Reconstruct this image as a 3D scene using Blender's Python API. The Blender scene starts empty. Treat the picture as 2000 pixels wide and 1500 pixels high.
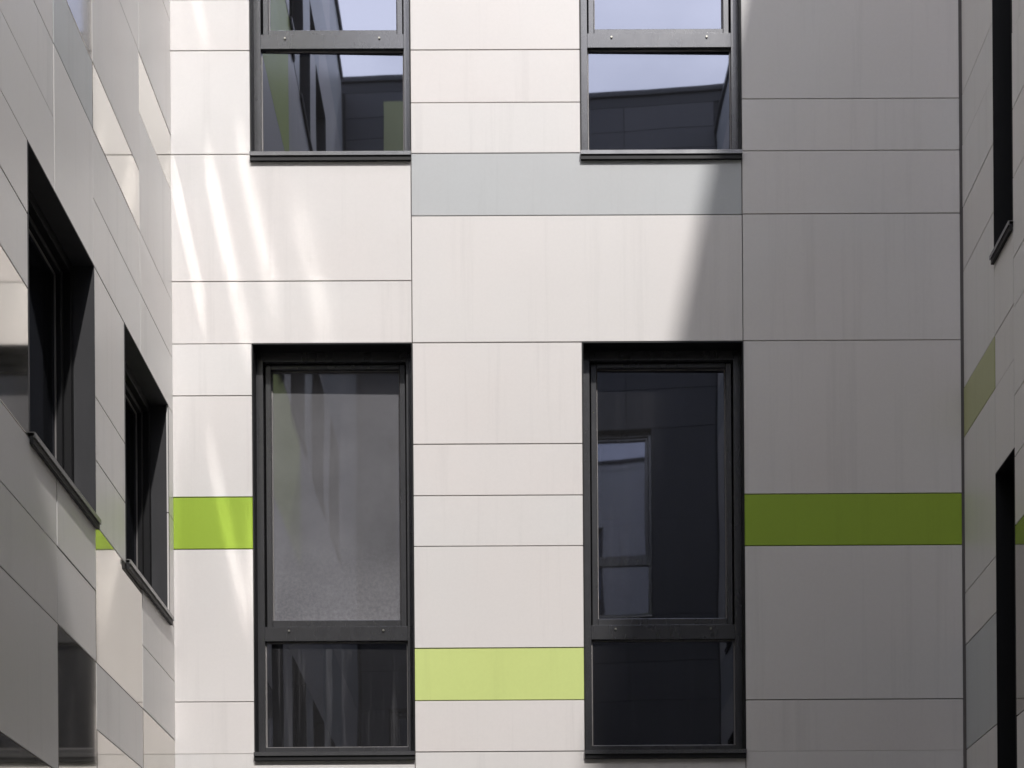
import bpy, bmesh, math, random
from mathutils import Matrix, Vector
random.seed(7)
S = bpy.context.scene
COL = S.collection

# ------------------------------------------------------------------ camera
# level view camera with a strongly shifted lens (perspective-corrected photo of a courtyard wall)
F_PX, PPX, PPY = 3000.0, 1067.6, 2158.93
YAW, PITCH, ROLL = math.radians(-0.248), math.radians(-0.028), math.radians(-0.4027)
fw = Vector((-math.sin(YAW)*math.cos(PITCH), math.cos(YAW)*math.cos(PITCH), math.sin(PITCH)))
rt = Vector((math.cos(YAW), math.sin(YAW), 0)); up = rt.cross(fw)
r2 = rt*math.cos(ROLL) + up*math.sin(ROLL); u2 = up*math.cos(ROLL) - rt*math.sin(ROLL)
cd = bpy.data.cameras.new('camera'); cam = bpy.data.objects.new('camera', cd); COL.objects.link(cam)
m = Matrix((r2, u2, -fw)).transposed().to_4x4(); m.translation = Vector((0, -9.0, 1.6)); cam.matrix_world = m
cd.sensor_width = 36; cd.lens = F_PX/2000*36
cd.shift_x = (1000-PPX)/2000; cd.shift_y = (PPY-750)/2000
cd.clip_start = 0.05; cd.clip_end = 5000
S.camera = cam

# ------------------------------------------------------------------ sky, sun, exposure
SUN_TO = Vector((0.267, -1.0, 1.27)).normalized()      # towards the sun
W = bpy.data.worlds.new('World'); S.world = W; W.use_nodes = True
nt = W.node_tree; nt.nodes.clear()
def N(t, kind, **kw):
    n = t.nodes.new(kind)
    for k, v in kw.items():
        if k.startswith('i_'): n.inputs[k[2:].replace('_', ' ')].default_value = v
        else: setattr(n, k, v)
    return n
out = N(nt, 'ShaderNodeOutputWorld'); bg = N(nt, 'ShaderNodeBackground')
sky = N(nt, 'ShaderNodeTexSky', sky_type='NISHITA', sun_disc=False)
sky.sun_elevation = math.asin(SUN_TO.z); sky.sun_rotation = math.atan2(SUN_TO.x, SUN_TO.y)
sky.air_density = 1.0; sky.dust_density = 1.0; sky.ozone_density = 1.5
tc = N(nt, 'ShaderNodeTexCoord'); mp = N(nt, 'ShaderNodeMapping'); mp.inputs['Scale'].default_value = (1, 1, 2.2)
cl = N(nt, 'ShaderNodeTexNoise'); cl.inputs['Scale'].default_value = 3.2; cl.inputs['Detail'].default_value = 7; cl.inputs['Roughness'].default_value = .55
cr = N(nt, 'ShaderNodeValToRGB'); cr.color_ramp.elements[0].position = .34; cr.color_ramp.elements[1].position = .68
cr.color_ramp.elements[0].color = (0.20, 0.20, 0.20, 1); cr.color_ramp.elements[1].color = (1., 1., 1., 1)
mx = N(nt, 'ShaderNodeMix', data_type='RGBA'); mx.inputs[7].default_value = (15.6, 15.6, 17.4, 1)
nt.links.new(tc.outputs['Generated'], mp.inputs[0]); nt.links.new(mp.outputs[0], cl.inputs[0]); nt.links.new(cl.outputs[0], cr.inputs[0])
nt.links.new(cr.outputs[0], mx.inputs[0]); nt.links.new(sky.outputs[0], mx.inputs[6]); nt.links.new(mx.outputs[2], bg.inputs[0])
bg.inputs[1].default_value = 0.15
nt.links.new(bg.outputs[0], out.inputs[0])

sd = bpy.data.lights.new('sun', 'SUN'); sun = bpy.data.objects.new('sun', sd); COL.objects.link(sun)
sd.energy = 2.95; sd.angle = math.radians(1.0); sd.color = (1.0, 0.968, 0.945)
sun.location = (3, -20, 30); sun.rotation_euler = SUN_TO.to_track_quat('Z', 'Y').to_euler()
S.view_settings.view_transform = 'Standard'; S.view_settings.look = 'None'
S.view_settings.exposure = 0.25; S.view_settings.gamma = 1; S.view_settings.use_curve_mapping = False
S.render.engine = 'CYCLES'
C = S.cycles
C.use_guiding = True; C.use_surface_guiding = True; C.guiding_training_samples = 100     # sunlight mirrored by the polished boards
C.use_denoising = True; C.max_bounces = 10; C.diffuse_bounces = 5; C.glossy_bounces = 5; C.transparent_max_bounces = 12
C.sample_clamp_indirect = 10; C.blur_glossy = 0.1; C.use_adaptive_sampling = False

# ------------------------------------------------------------------ materials
def mat(name):
    M = bpy.data.materials.new(name); M.use_nodes = True
    t = M.node_tree; b = t.nodes['Principled BSDF']; return M, t, b
def L(t, a, b): t.links.new(a, b)
def ramp(t, src, p0, c0, p1, c1):
    r = N(t, 'ShaderNodeValToRGB'); e = r.color_ramp.elements
    e[0].position, e[1].position = p0, p1
    e[0].color = (c0, c0, c0, 1) if not isinstance(c0, tuple) else c0 + (1,)
    e[1].color = (c1, c1, c1, 1) if not isinstance(c1, tuple) else c1 + (1,)
    L(t, src, r.inputs[0]); return r.outputs[0]
def noise(t, vec, scale, detail=4, rough=.55):
    n = N(t, 'ShaderNodeTexNoise'); n.inputs['Scale'].default_value = scale; n.inputs['Detail'].default_value = detail
    n.inputs['Roughness'].default_value = rough; L(t, vec, n.inputs['Vector']); return n.outputs[0]
def scaled(t, vec, s):
    mpn = N(t, 'ShaderNodeMapping'); mpn.inputs['Scale'].default_value = s; L(t, vec, mpn.inputs[0]); return mpn.outputs[0]
def mixc(t, fac, a, b, blend='MIX'):
    n = N(t, 'ShaderNodeMix', data_type='RGBA', blend_type=blend)
    for sock, v in ((n.inputs[0], fac), (n.inputs[6], a), (n.inputs[7], b)):
        if isinstance(v, (int, float)): sock.default_value = v
        elif isinstance(v, tuple): sock.default_value = v + (1,)
        else: L(t, v, sock)
    return n.outputs[2]
def panel_mat(name, ca, cb, rough=.38, spec=.5, dirt=.06, wavy=0.0):
    """coated facade board: tint differs from board to board, faint mottling and rain streaks"""
    M, t, b = mat(name)
    geo = N(t, 'ShaderNodeNewGeometry'); oi = N(t, 'ShaderNodeObjectInfo')
    pos = geo.outputs['Position']
    off = N(t, 'ShaderNodeVectorMath', operation='MULTIPLY_ADD'); L(t, oi.outputs['Random'], off.inputs[0]); off.inputs[1].default_value = (13, 29, 17); L(t, pos, off.inputs[2])
    v = off.outputs[0]
    base = mixc(t, oi.outputs['Random'], ca, cb)
    cloud = ramp(t, noise(t, v, 1.3, 5), .3, 1-dirt*.55, .7, 1.0)
    streak = ramp(t, noise(t, scaled(t, v, (9, 9, .30)), 1.0, 5, .7), .28, 1-dirt*1.6, .46, 1.0)
    fine = ramp(t, noise(t, v, 55, 4, .7), .3, .982, .7, 1.012)
    warm = mixc(t, ramp(t, noise(t, v, .9, 3), .35, 0., .65, 1.), (1, .99, .982), (.99, 1, .998))
    c = mixc(t, 1., base, cloud, 'MULTIPLY'); c = mixc(t, .75, c, streak, 'MULTIPLY'); c = mixc(t, 1., c, fine, 'MULTIPLY'); c = mixc(t, 1., c, warm, 'MULTIPLY')
    L(t, c, b.inputs['Base Color'])
    L(t, ramp(t, noise(t, v, 1.5, 2), .3, rough*.93, .7, rough*1.07), b.inputs['Roughness'])
    b.inputs['Specular IOR Level'].default_value = spec
    return M
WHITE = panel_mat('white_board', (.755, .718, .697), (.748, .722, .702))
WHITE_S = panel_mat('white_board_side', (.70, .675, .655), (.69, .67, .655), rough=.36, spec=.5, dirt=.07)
GREY = panel_mat('light_grey_board', (.51, .525, .53), (.50, .515, .52))
GREEN = panel_mat('apple_green_board', (.345, .49, .058), (.335, .48, .055), spec=.25, dirt=.05)
PALE = panel_mat('pale_green_board', (.64, .735, .265), (.63, .73, .26), spec=.3, dirt=.05)
OLIVE = panel_mat('muted_olive_board', (.42, .43, .22), (.40, .42, .21))

def gloss_mat(name, col, rough):
    """polished metal-faced board: mirror-like with a faint ripple"""
    M, t, b = mat(name)
    geo = N(t, 'ShaderNodeNewGeometry')
    c = mixc(t, 1., col, ramp(t, noise(t, geo.outputs['Position'], 2.2, 4), .3, .93, .7, 1.0), 'MULTIPLY')
    L(t, c, b.inputs['Base Color']); b.inputs['Metallic'].default_value = .92; b.inputs['Roughness'].default_value = rough
    bp = N(t, 'ShaderNodeBump'); bp.inputs['Strength'].default_value = .20; bp.inputs['Distance'].default_value = .004
    L(t, noise(t, geo.outputs['Position'], 1.9, 1), bp.inputs['Height']); L(t, bp.outputs[0], b.inputs['Normal'])
    return M
MIRROR = gloss_mat('polished_board', (.62, .595, .55), .06)

def plain(name, col, rough, ior=1.5, metallic=0., vary=.12):
    M, t, b = mat(name)
    geo = N(t, 'ShaderNodeNewGeometry')
    c = mixc(t, 1., col, ramp(t, noise(t, scaled(t, geo.outputs['Position'], (9, 9, 2)), 1.5, 5), .3, 1-vary, .7, 1+vary*.3), 'MULTIPLY')
    L(t, c, b.inputs['Base Color']); b.inputs['IOR'].default_value = ior; b.inputs['Metallic'].default_value = metallic
    L(t, ramp(t, noise(t, geo.outputs['Position'], 12, 4), .3, rough*.95, .7, rough*1.08), b.inputs['Roughness'])
    return M
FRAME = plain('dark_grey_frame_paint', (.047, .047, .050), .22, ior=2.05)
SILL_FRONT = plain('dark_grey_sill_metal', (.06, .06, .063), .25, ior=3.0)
FRAME_SIDE = plain('shade_black_frame', (.014, .014, .015), .5, ior=1.3)  # frame colour taken down to black, shade in the recesses painted in
LINING = plain('shade_black_lining', (.016, .016, .017), .5, ior=1.35)  # shade of the reveals put into a near-black colour
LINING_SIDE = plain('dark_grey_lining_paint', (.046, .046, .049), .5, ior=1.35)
SILL_SIDE = plain('grey_sill_metal', (.26, .255, .25), .3, metallic=.5)
GASKET = plain('grey_glazing_bead', (.20, .19, .185), .35)
CAP = plain('steel_drain_cap', (.35, .34, .30), .35, metallic=.6)
BACK = plain('backing_wall', (.24, .22, .21), .9)
CORE = plain('dark_core', (.04, .04, .042), .8)
ROOM = plain('room_plaster', (.16, .16, .165), .9)
ROOFM = plain('roof_membrane', (.10, .10, .105), .8)
COPING = plain('dark_coping_metal', (.035, .036, .04), .4)
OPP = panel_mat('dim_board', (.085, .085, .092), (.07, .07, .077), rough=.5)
PAVE = plain('concrete_paving', (.26, .25, .235), .85, vary=.25)
EARTH = plain('dry_grass_ground', (.10, .11, .06), .95, vary=.4)

def glass_mat(name, refl, dust, streak=0., speck=0., tint=.22, rough=.015, top=1.):
    M, t, b = mat(name); t.nodes.remove(b)
    o = t.nodes['Material Output']
    geo = N(t, 'ShaderNodeNewGeometry'); tcn = N(t, 'ShaderNodeTexCoord'); oi = N(t, 'ShaderNodeObjectInfo')
    pos = geo.outputs['Position']
    bp = N(t, 'ShaderNodeBump'); bp.inputs['Strength'].default_value = .10; bp.inputs['Distance'].default_value = .006
    L(t, noise(t, scaled(t, pos, (1.6, 1.6, .8)), 1.3, 1), bp.inputs['Height'])
    gl = N(t, 'ShaderNodeBsdfGlossy'); gl.inputs['Roughness'].default_value = rough; gl.inputs['Color'].default_value = (.80, .85, 1, 1); L(t, bp.outputs[0], gl.inputs['Normal'])
    tr = N(t, 'ShaderNodeBsdfTransparent'); tr.inputs['Color'].default_value = (tint*.95, tint, tint*1.05, 1)
    lw = N(t, 'ShaderNodeFresnel'); lw.inputs['IOR'].default_value = 1.5
    mr = N(t, 'ShaderNodeMapRange'); mr.inputs['From Min'].default_value = .04; mr.inputs['From Max'].default_value = 1.; mr.inputs['To Min'].default_value = refl; mr.inputs['To Max'].default_value = top
    L(t, lw.outputs[0], mr.inputs['Value'])
    m1 = N(t, 'ShaderNodeMixShader'); L(t, mr.outputs[0], m1.inputs[0]); L(t, tr.outputs[0], m1.inputs[1]); L(t, gl.outputs[0], m1.inputs[2])
    df = N(t, 'ShaderNodeBsdfDiffuse'); df.inputs['Color'].default_value = (.72, .71, .745, 1)
    f = ramp(t, noise(t, pos, 2.2, 5), .3, dust*.8, .7, dust*1.15)
    if streak:
        s = ramp(t, noise(t, scaled(t, pos, (26, 26, 1.1)), 1., 4, .65), .5, 0., .72, streak)
        f = mixc(t, 1., f, s, 'ADD')
    if speck:
        sp = N(t, 'ShaderNodeSeparateXYZ'); L(t, tcn.outputs['Generated'], sp.inputs[0])
        g = ramp(t, sp.outputs['Z'], .0, 1., .36, 0.)
        k = ramp(t, noise(t, pos, 48, 6, .75), .40, 0., .70, speck)
        f = mixc(t, 1., f, mixc(t, 1., k, g, 'MULTIPLY'), 'ADD')
    m2 = N(t, 'ShaderNodeMixShader'); L(t, f, m2.inputs[0]); L(t, m1.outputs[0], m2.inputs[1]); L(t, df.outputs[0], m2.inputs[2])
    L(t, m2.outputs[0], o.inputs[0])
    return M
G_CLEAR = glass_mat('coated_glass', .245, .012)
G_DIM = glass_mat('dim_glass', .24, .014, streak=.012)
G_DUST = glass_mat('dusty_glass', .24, .20, speck=.11)
G_FAR = glass_mat('far_glass', .2, .01)
G_SIDE = glass_mat('side_window_glass', .08, .006, rough=.03, top=.4)
G_STREAK = glass_mat('rain_streaked_glass', .24, .022, streak=.07)

# ------------------------------------------------------------------ mesh helpers
def add_box(bm, x0, x1, y0, y1, z0, z1):
    vs = [bm.verts.new((x, y, z)) for x in (x0, x1) for y in (y0, y1) for z in (z0, z1)]
    for q in ((0,1,3,2),(4,6,7,5),(0,4,5,1),(2,3,7,6),(0,2,6,4),(1,5,7,3)): bm.faces.new([vs[i] for i in q])
def add_ring(bm, x0, x1, z0, z1, w, y0, y1, wb=None, wt=None):
    """rectangular frame of four members in the x-z plane, butted end to end"""
    wb = w if wb is None else wb; wt = w if wt is None else wt
    add_box(bm, x0, x0+w, y0, y1, z0, z1); add_box(bm, x1-w, x1, y0, y1, z0, z1)
    add_box(bm, x0+w, x1-w, y0, y1, z0, z0+wb); add_box(bm, x0+w, x1-w, y0, y1, z1-wt, z1)
def mesh_from(bm, name, bevel=0.):
    if bevel: bmesh.ops.bevel(bm, geom=bm.edges[:], offset=bevel, segments=1, affect='EDGES')
    bmesh.ops.recalc_face_normals(bm, faces=bm.faces[:])
    me = bpy.data.meshes.new(name); bm.to_mesh(me); bm.free(); return me
def link(name, me, material=None, parent=None, loc=(0,0,0), rotz=0.):
    if material and not me.materials: me.materials.append(material)
    o = bpy.data.objects.new(name, me); COL.objects.link(o)
    o.parent = parent; o.location = loc; o.rotation_euler = (0, 0, rotz); return o
def thing(name, label, cat, loc, group=None):
    o = bpy.data.objects.new(name, None); COL.objects.link(o); o.location = loc
    o['label'] = label; o['category'] = cat
    if group: o['group'] = group
    return o

XL, XR, YO, TOP, FL = -2.12, 2.513, -10.5, 14.33, 3.505      # wall planes, parapet height, storey height
class Wing:
    """a wall of the courtyard: u runs along it, d into it, z up"""
    def __init__(s, side, label):
        s.side = side
        s.base = {'F': Vector((0, 0, 0)), 'L': Vector((XL, 0, 0)), 'R': Vector((XR, 0, 0)), 'O': Vector((0, YO, 0))}[side]
        s.rot = {'F': 0., 'L': math.pi/2, 'R': -math.pi/2, 'O': math.pi}[side]
        s.root = thing('building_wing', label, 'building wing', s.base)
        s.holes = []
    def P(s, u, d, z):          # local (relative to the wing's base)
        if s.side == 'F': return Vector((u, d, z))
        if s.side == 'L': return Vector((-d, u, z))
        if s.side == 'R': return Vector((d, u, z))
        return Vector((u, -d, z))
    def box(s, name, u0, u1, d0, d1, z0, z1, material, bevel=0., parent=None, label=None):
        c = s.P((u0+u1)/2, (d0+d1)/2, (z0+z1)/2)
        a = s.P(u0, d0, z0)-c; b = s.P(u1, d1, z1)-c
        bm = bmesh.new()
        add_box(bm, *sorted((a.x, b.x)), *sorted((a.y, b.y)), *sorted((a.z, b.z)))
        o = link(name, mesh_from(bm, name, bevel), material, parent or s.root, c)
        if label: o['label'] = label
        return o
    def panel(s, u0, u1, z0, z1, material, label=None, gap=.0027):
        j = random.uniform(-.0012, .0012)
        return s.box('panel', u0+gap, u1-gap, j, .010+j, z0+gap, z1-gap, material, .0012, label=label)

# ---- window unit: built once per size, copied everywhere
WCACHE = {}
def window_meshes(w, h, transom):
    key = (round(w, 3), round(h, 3), transom)
    if key in WCACHE: return WCACHE[key]
    a = w/2
    D = {}
    bm = bmesh.new()                                           # outer frame and reveal lining
    add_ring(bm, -a, a, 0, h, .006, -.002, .100)               # thin lining of the opening
    D['lining'] = mesh_from(bm, 'lining'); bm = bmesh.new()
    add_ring(bm, -a, a, 0, h, .046, .1005, .172, wb=.056, wt=.058)
    if transom: add_box(bm, -a+.046, a-.046, .100, .170, transom, transom+.085)
    D['window'] = mesh_from(bm, 'window_frame', .0012)
    zb = transom+.085 if transom else .056
    x0, x1, z0, z1 = -a+.054, a-.054, zb+.006, h-.062
    bm = bmesh.new(); add_ring(bm, x0, x1, z0, z1, .034, .132, .178, wb=.042, wt=.026); D['sash'] = mesh_from(bm, 'sash', .003)
    gx0, gx1, gz0, gz1 = x0+.034, x1-.034, z0+.042, z1-.026
    bm = bmesh.new(); add_ring(bm, gx0-.001, gx1+.001, gz0-.001, gz1+.001, .007, .158, .166); D['bead'] = mesh_from(bm, 'bead', .001)
    bm = bmesh.new(); add_box(bm, gx0+.001, gx1-.001, .167, .173, gz0+.001, gz1-.001); D['pane'] = mesh_from(bm, 'pane')
    if transom:
        lx0, lx1, lz0, lz1 = -a+.046, a-.046, .056, transom
        bm = bmesh.new(); add_ring(bm, lx0, lx1, lz0, lz1, .008, .122, .131); D['bead_low'] = mesh_from(bm, 'bead', .001)
        bm = bmesh.new(); add_box(bm, lx0+.001, lx1-.001, .132, .138, lz0+.001, lz1-.001); D['pane_low'] = mesh_from(bm, 'pane')
        bm = bmesh.new(); bmesh.ops.create_cone(bm, cap_ends=True, segments=10, radius1=.007, radius2=.006, depth=.008, matrix=Matrix.Rotation(math.pi/2, 4, 'X'))
        D['cap'] = mesh_from(bm, 'drain_cap')
    bm = bmesh.new()                                           # sheet-metal sill with a drip nose
    prof = [(-.026, .002), (.100, .012), (.100, .004), (-.020, -.001), (-.020, -.020), (-.026, -.020)]
    f = []
    for x in (-a-.002, a+.002): f.append([bm.verts.new((x, y, z)) for y, z in prof])
    bm.faces.new(f[0]); bm.faces.new(f[1][::-1])
    for i in range(6): bm.faces.new((f[0][i], f[0][(i+1) % 6], f[1][(i+1) % 6], f[1][i]))
    D['sill'] = mesh_from(bm, 'sill')
    bm = bmesh.new(); add_box(bm, -a, a, -.019, -.002, -.046, -.0125); D['sill_shade'] = mesh_from(bm, 'sill_shade_strip')  # black strip added as painted shade beneath the sill nose
    bm = bmesh.new()                                           # room behind: walls, floor, ceiling, back; open to the window
    e = .25; Y0, Y1 = .19, 3.4
    q = [(-a-e, -.4), (a+e, -.4), (a+e, h+.25), (-a-e, h+.25)]
    v0 = [bm.verts.new((x, Y0, z)) for x, z in q]; v1 = [bm.verts.new((x, Y1, z)) for x, z in q]
    for i in range(4): bm.faces.new((v0[i], v0[(i+1) % 4], v1[(i+1) % 4], v1[i]))
    bm.faces.new(v1)
    inn = [bm.verts.new((x, Y0, z)) for x, z in ((-a+.03, .03), (a-.03, .03), (a-.03, h-.03), (-a+.03, h-.03))]
    for i in range(4): bm.faces.new((v0[i], v0[(i+1) % 4], inn[(i+1) % 4], inn[i]))
    D['room'] = mesh_from(bm, 'room')
    WCACHE[key] = D; return D
def pane_object(me, material, parent, tilt=(0., 0., 0.)):
    o = bpy.data.objects.new('pane', me); COL.objects.link(o); o.parent = parent
    if not me.materials: me.materials.append(material)
    zc = sum(v.co.z for v in me.vertices)/len(me.vertices); yc = sum(v.co.y for v in me.vertices)/len(me.vertices)
    if any(tilt):                                              # turn about the pane's own middle
        o.rotation_euler = tilt; o.location = Vector((0, yc, zc)) - o.rotation_euler.to_matrix() @ Vector((0, yc, zc))
    o.material_slots[0].link = 'OBJECT'; o.material_slots[0].material = material
    return o
def swap(o, material):
    if material: o.material_slots[0].link = 'OBJECT'; o.material_slots[0].material = material
    return o
def window(wing, u, z, w, h, transom=None, glass=G_CLEAR, low=G_DIM, label=None, tilt=(0., 0., 0.), low_tilt=None, sill=None, frame=None, lining=None):
    D = window_meshes(w, h, transom)
    root = swap(link('window', D['window'], FRAME, wing.root, wing.P(u, 0, z), wing.rot), frame)
    if label: root['label'] = label
    swap(link('sash', D['sash'], FRAME, root), frame); link('bead', D['bead'], GASKET, root)
    pane_object(D['pane'], glass, root, tilt)
    sl = link('sill', D['sill'], FRAME, root)
    swap(sl, sill or SILL_FRONT); link('sill_shade_strip', D['sill_shade'], LINING, root)
    swap(link('lining', D['lining'], LINING, root), lining); link('room', D['room'], ROOM, root)
    if transom:
        link('bead', D['bead_low'], GASKET, root)
        pane_object(D['pane_low'], low, root, low_tilt or tilt)
        for sx in (-1, 1): link('drain_cap', D['cap'], CAP, root, (sx*(w/2-.19), .097, transom+.060))
    wing.holes.append((u-w/2, u+w/2, z, z+h))
    return root

def backing(wing, u0, u1, z0, z1, d0=.014, d1=.19, material=None):
    """the structural wall behind the boards, with openings where the windows sit"""
    us = sorted({u0, u1} | {c for h in wing.holes for c in h[:2] if u0 < c < u1})
    zs = sorted({z0, z1} | {c for h in wing.holes for c in h[2:] if z0 < c < z1})
    bm = bmesh.new()
    for a, b in zip(us, us[1:]):
        for c, d in zip(zs, zs[1:]):
            um, zm = (a+b)/2, (c+d)/2
            if any(h[0] < um < h[1] and h[2] < zm < h[3] for h in wing.holes): continue
            p = [wing.P(x, d0, y) for x, y in ((a, c), (b, c), (b, d), (a, d))]
            bm.faces.new([bm.verts.new(v) for v in p])
    for h in wing.holes:                                        # sides of each opening
        r = [(h[0], h[2]), (h[1], h[2]), (h[1], h[3]), (h[0], h[3])]
        for i in range(4):
            (ua, za), (ub, zb) = r[i], r[(i+1) % 4]
            bm.faces.new([bm.verts.new(wing.P(*q)) for q in ((ua, d0, za), (ub, d0, zb), (ub, d1, zb), (ua, d1, za))])
    bmesh.ops.remove_doubles(bm, verts=bm.verts[:], dist=1e-5)
    me = bpy.data.meshes.new('wall'); bm.to_mesh(me); bm.free()
    return link('wall', me, material or BACK, wing.root)

# ------------------------------------------------------------------ ground
bm = bmesh.new(); add_box(bm, -900, 900, -900, 900, -.3, 0)
g = link('ground', mesh_from(bm, 'ground'), EARTH); g['kind'] = 'structure'
bm = bmesh.new(); add_box(bm, XL+.02, XR-.02, YO+.02, -.02, .004, .05)
g = link('courtyard_paving', mesh_from(bm, 'courtyard_paving'), PAVE); g['kind'] = 'structure'

# ------------------------------------------------------------------ wall facing the camera
A0, A1, B0, B1 = -1.655, -.717, .278, 1.222
SILL, HEAD = 3.668, 6.066
PT = (0., 0., math.radians(.5))          # panes sit a hair out of true
front = Wing('F', 'pale panelled wall with four tall dark windows and green bands between two side walls')
for s in range(-1, 3):
    o = FL*s
    wl = {0: ('dusty window above the rain streaked lower pane', 'window half in the shadow of the side wall'),
          1: ('window reflecting a slanting roofline and window edges', 'window reflecting mostly blue sky')}.get(s, (None, None))
    window(front, (A0+A1)/2, SILL+o, A1-A0, HEAD-SILL, .686, G_DUST if s == 0 else G_CLEAR, G_STREAK if s == 0 else (G_CLEAR if s > 0 else G_DIM), wl[0], tilt=PT, low_tilt=(math.radians(.76), 0, math.radians(.85)) if s == 1 else None)
    window(front, (B0+B1)/2, SILL+o, B1-B0, HEAD-SILL, .686, G_DIM if s < 1 else G_CLEAR, G_DIM if s < 1 else G_CLEAR, wl[1], tilt=PT)
def col(wing, u0, u1, zs, mats={}, lab={}):
    for i, (a, b) in enumerate(zip(zs, zs[1:])):
        wing.panel(u0, u1, a, b, mats.get(i, wing.mat), lab.get(i))
front.mat = WHITE
CL, CR = XL-.012, XR-.012
for s in range(-1, 3):
    o = FL*s
    sh = lambda l: [z+o for z in l]
    if s == 1:
        col(front, CL, A0, sh([3.67, 4.277, 4.575, 5.472, 6.066]), {2: WHITE})
        col(front, A1, B0, sh([3.67, 3.967, 4.276, 5.17, 5.472, 6.066]), {3: PALE})
        col(front, B1, CR, sh([3.676, 3.981, 4.868, 5.17, 6.069]), {})
    else:
        col(front, CL, A0, sh([3.664, 3.971, 4.865, 5.169, 5.762, 6.066]), {2: GREEN}, {2: 'apple green panel beside the dusty window'} if s == 0 else {})
        col(front, A1, B0, sh([3.67, 3.971, 4.277, 4.874, 5.171, 5.472, 6.066]), {1: PALE}, {1: 'pale yellow green panel between the two lower windows'} if s == 0 else {})
        col(front, B1, CR, sh([3.66, 3.964, 4.867, 5.17, 6.069]), {2: GREEN}, {2: 'apple green panel in the shadow'} if s == 0 else {})
    col(front, CL, A1, sh([6.066, 6.431, 7.174-.0]))
    col(front, A1, B1, sh([6.067, 6.809, 7.175]), {1: GREY} if s == 0 else {}, {1: 'light grey panel'} if s == 0 else {})
    col(front, B1, CR, sh([6.069, 6.812, 7.182]))
col(front, CL, A1, [14.194, TOP]); col(front, A1, B1, [14.194, TOP]); col(front, B1, CR, [14.2, TOP])
col(front, CL, A1, [.02, .163]); col(front, A1, B1, [.02, .163]); col(front, B1, CR, [.02, .158])
backing(front, XL-.2, XR+.2, 0, TOP)

# ------------------------------------------------------------------ side wall on the left
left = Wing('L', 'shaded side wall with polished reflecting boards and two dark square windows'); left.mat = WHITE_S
LZ = {'H1': 3.087, 'H2': 3.421, 'G': 3.746, 'Q': 4.088, 'F': 4.41, 'e3': 4.726, 'e2': 5.032, 'e1': 5.347, 'E': 5.657, 'D': 5.981, 'C': 6.314, 'La': 6.637, 'Lb': 6.963, 'B': 7.284}
WL = [(-2.555, -1.59), (-1.04, -.127)]
SL, HL = 4.43, 5.657
lw_y = WL + [(-4.03, -3.08), (-5.52, -4.57), (-7.01, -6.06), (-8.5, -7.55)]
for s in range(-1, 3):
    for i, (a, b) in enumerate(lw_y):
        if s == 1 and a > -3: continue
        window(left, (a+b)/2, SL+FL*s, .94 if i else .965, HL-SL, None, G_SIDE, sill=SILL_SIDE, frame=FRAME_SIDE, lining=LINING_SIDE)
K0, K1, K2, K3 = -3.40, -2.19, -1.595, -.725
Mi = MIRROR
z = LZ
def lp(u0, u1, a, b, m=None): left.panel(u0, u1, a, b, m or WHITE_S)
# bays beside and around the two windows in view
lp(K0, WL[0][0], z['e1'], z['E']); lp(K0, WL[0][0], z['e2'], z['e1']); lp(K0, WL[0][0], z['F'], z['e2'], Mi)
for a, b in (('F', 'e3'), ('e3', 'e2'), ('e2', 'E')): lp(WL[0][1], WL[1][0], z[a], z[b])
for a, b in (('F', 'e2'), ('e2', 'E')): lp(WL[1][1], -.001, z[a], z[b])
# above the windows
lp(K0, K1, z['E'], z['D']); lp(K0, K1, z['D'], z['C']); lp(K0, K1, z['C'], z['La']); lp(K0, K1, z['La'], z['B'])
lp(K1, K2, z['E'], z['C']); lp(K1, K2, z['C'], z['La'], GREY); lp(K1, K2, z['La'], z['B'], Mi)
lp(K2, K3, z['E'], z['D']); lp(K2, K3, z['D'], z['C']); lp(K2, K3, z['C'], z['La'], Mi); lp(K2, K3, z['La'], z['B'])
lp(K3, -.001, z['E'], z['D']); lp(K3, -.001, z['D'], z['C']); lp(K3, -.001, z['C'], z['Lb']); lp(K3, -.001, z['Lb'], z['B'], Mi)
# below the windows
lp(K0, K1, z['Q'], SL-.02); lp(K0, K1, z['G'], z['Q']); lp(K0, K1, z['H1'], z['G']); lp(K0, K1, 2.45, z['H1'], Mi)
lp(K1, K2, z['Q'], SL-.02); lp(K1, K2, z['G'], z['Q']); lp(K1, K2, 2.45, z['G'], Mi)
lp(K2, K3, z['G'], SL-.02, Mi); lp(K2, K3, z['H2'], z['G']); lp(K2, K3, 2.45, z['H2'], Mi)
lp(K3, -.001, z['Q'], SL-.02); lp(K3, -.001, z['G'], z['Q']); lp(K3, -.001, 2.45, z['G'], Mi)
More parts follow.
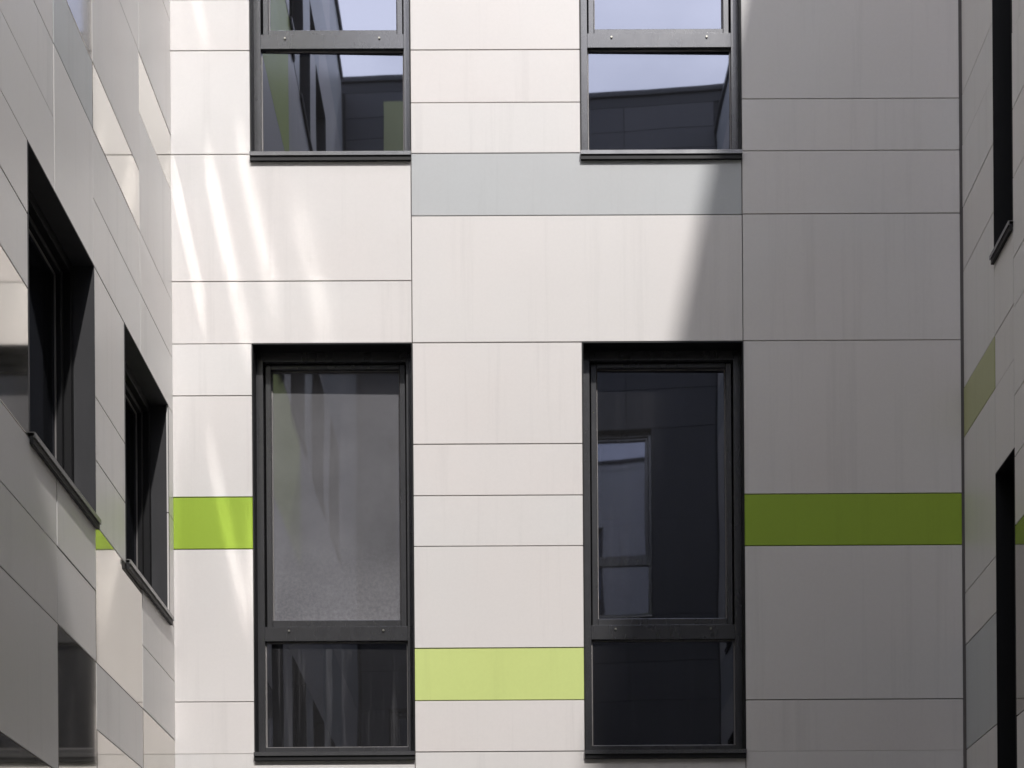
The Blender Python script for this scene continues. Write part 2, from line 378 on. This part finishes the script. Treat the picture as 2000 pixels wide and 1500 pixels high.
# upper part, two rows just above the frame, then plain storeys
E0 = -.001
for z0, z1, cuts, hot in ((z['B'], 7.95, (K0, K1, K2, K3, E0), None), (7.95, 8.35, (K0, -1.7, -.75, E0), 1), (8.35, 8.65, (K0, K1, K3, E0), None),
                          (8.65, 8.98, (K0, K1, -.85, -.3, E0), 2), (8.98, 9.35, (K0, -2.8, -2.3, -1.45, E0), (0, 2)), (9.35, 10.2, (K0, K1, K2, K3, E0), None),
                          (10.2, 10.6, (K0, -2.75, K2, E0), 0), (10.6, SL+FL*2-.02, (K0, K1, K3, E0), None)):
    for i, (a, b) in enumerate(zip(cuts, cuts[1:])): lp(a, b, z0, z1, Mi if hot is not None and i in (hot if isinstance(hot, tuple) else (hot,)) else None)
def storey(wing, wins, u0, u1, zs, zh, z0, z1, mats):
    """plain bands between and around a row of windows"""
    edges = sorted(wins); prev = u0; k = 0
    for a, b in edges + [(u1, None)]:
        if a-prev > .03: wing.panel(prev, a, zs, zh, mats[k % len(mats)])
        prev = b; k += 1
    n = 4
    for i in range(n):
        a, b = u0+(u1-u0)*i/n, u0+(u1-u0)*(i+1)/n
        zm = zh+(z1-zh)*.45
        wing.panel(a, b, zh, zm, mats[(i+1) % len(mats)]); wing.panel(a, b, zm, z1, mats[(i+2) % len(mats)])
pat = [WHITE_S, WHITE_S, GREY, WHITE_S, WHITE_S, PALE, WHITE_S]
deep = [(a, b) for a, b in lw_y if a < K0]
storey(left, deep, YO+.01, K0, SL, HL, 0, SL+FL-.02, pat)
storey(left, deep, YO+.01, K0, SL+FL, HL+FL, 0, SL+FL*2-.02, pat)
storey(left, lw_y, YO+.01, -.001, SL+FL*2, HL+FL*2, 0, TOP, pat)
storey(left, lw_y, YO+.01, -.001, SL-FL, HL-FL, 0, 2.45, pat)
for i in range(4): left.panel(YO+.01+i*(K0-YO)/4, YO+.01+(i+1)*(K0-YO)/4-.003, 2.45, SL-.02, WHITE_S)
left.panel(YO+.01, -.001, .02, SL-FL-.04, WHITE_S)
backing(left, YO-.9, .012, 0, TOP)

# ------------------------------------------------------------------ side wall on the right
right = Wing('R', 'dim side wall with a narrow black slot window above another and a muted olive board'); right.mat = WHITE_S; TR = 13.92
Q0, Q1 = -.62, -.955
rw = [(Q1, Q0)]
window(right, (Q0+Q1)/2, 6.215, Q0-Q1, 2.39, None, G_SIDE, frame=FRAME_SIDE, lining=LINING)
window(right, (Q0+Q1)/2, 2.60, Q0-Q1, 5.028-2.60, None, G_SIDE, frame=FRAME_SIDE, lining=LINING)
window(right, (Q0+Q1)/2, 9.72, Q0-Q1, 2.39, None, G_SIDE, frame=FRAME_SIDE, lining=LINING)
col(right, Q0, -.008, [1.2, 2.4, 3.05, 3.664, 4.276, 4.58, 5.493, 5.782, 6.465, 6.837, 7.203, 7.50, 8.6, 9.7, 12.1, 13.5, TR], {3: GREY, 6: OLIVE})
col(right, Q1, Q0, [5.028, 5.493, 5.782, 6.19]); col(right, Q1, Q0, [8.605, 9.695]); col(right, Q1, Q0, [12.11, TR]); col(right, Q1, Q0, [.02, 2.575])
col(right, -2.2, Q1, [1.2, 2.4, 3.62, 4.62, 4.98, 5.30, 5.76, 6.02, 6.44, 6.80, 7.2, 8.6, 9.7, 12.1, 13.5, TR], {2: MIRROR})
rw2 = [(-3.6, -2.7), (-5.6, -4.7), (-7.6, -6.7), (-9.6, -8.7)]
for s in range(-1, 3):
    for a, b in rw2: window(right, (a+b)/2, 2.6+FL*(s+1)-2.4 if False else SILL+FL*s, .9, HEAD-SILL, .686, G_CLEAR)
    storey(right, rw2, YO+.01, -2.2, SILL+FL*s, HEAD+FL*s, 0, SILL+FL*(s+1) if s < 2 else TR, pat)
right.panel(Q0, -.008, .02, 1.2, WHITE_S); right.panel(-2.2, Q1, .02, 1.2, WHITE_S)
backing(right, YO-.9, -.0, 0, TR)

# ------------------------------------------------------------------ wall behind the camera (seen in the window reflections)
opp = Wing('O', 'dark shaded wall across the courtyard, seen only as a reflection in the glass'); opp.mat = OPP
OW = {-1: [(-1.75, -.81), (.44, 1.38)], 0: [(-1.75, -.81)], 1: [(-1.75, -.81), (.74, 1.68)], 2: [(.37, 1.31)]}
OS = SILL+.68                                              # this wing stands on slightly higher floors
for s in range(-1, 3):
    h = HEAD-SILL
    for a, b in OW[s]: window(opp, (a+b)/2, OS+FL*s, b-a, h, .686, G_FAR, G_FAR)
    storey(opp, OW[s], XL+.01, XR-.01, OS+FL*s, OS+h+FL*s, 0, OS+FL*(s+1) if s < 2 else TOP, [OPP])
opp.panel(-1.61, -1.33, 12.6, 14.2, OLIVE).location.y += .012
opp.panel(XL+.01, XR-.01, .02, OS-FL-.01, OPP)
opp.root.rotation_euler = (0, 0, math.radians(6.5))        # the courtyard is not quite square
backing(opp, XL-.2, XR+.2, 0, TOP, material=CORE)

# ------------------------------------------------------------------ roofs and outer shells of the wings
def shell(wing, u0, u1, depth, rise=0.):
    if rise > 0: wing.box('parapet', u0, u1, .0, .30, TOP+.001, TOP+rise, COPING)
    wing.box('coping', u0, u1, -.03, .32, TOP+rise+.002, TOP+rise+.07, COPING, .004)
    wing.box('roof', u0, u1, .33, depth, TOP+min(rise, 0)-.45, TOP+min(rise, 0)-.25, ROOFM)
    wing.box('outer_wall', u0, u1, depth, depth+.25, 0, TOP+min(rise, 0)-.2, BACK)
shell(front, XL-6, XR+6, 6.0)
shell(opp, XL-6, XR+6, 6.0, .13)
shell(left, YO+.05, -.05, 6.0)
shell(right, YO+.05, -.05, 6.0, TR-TOP)
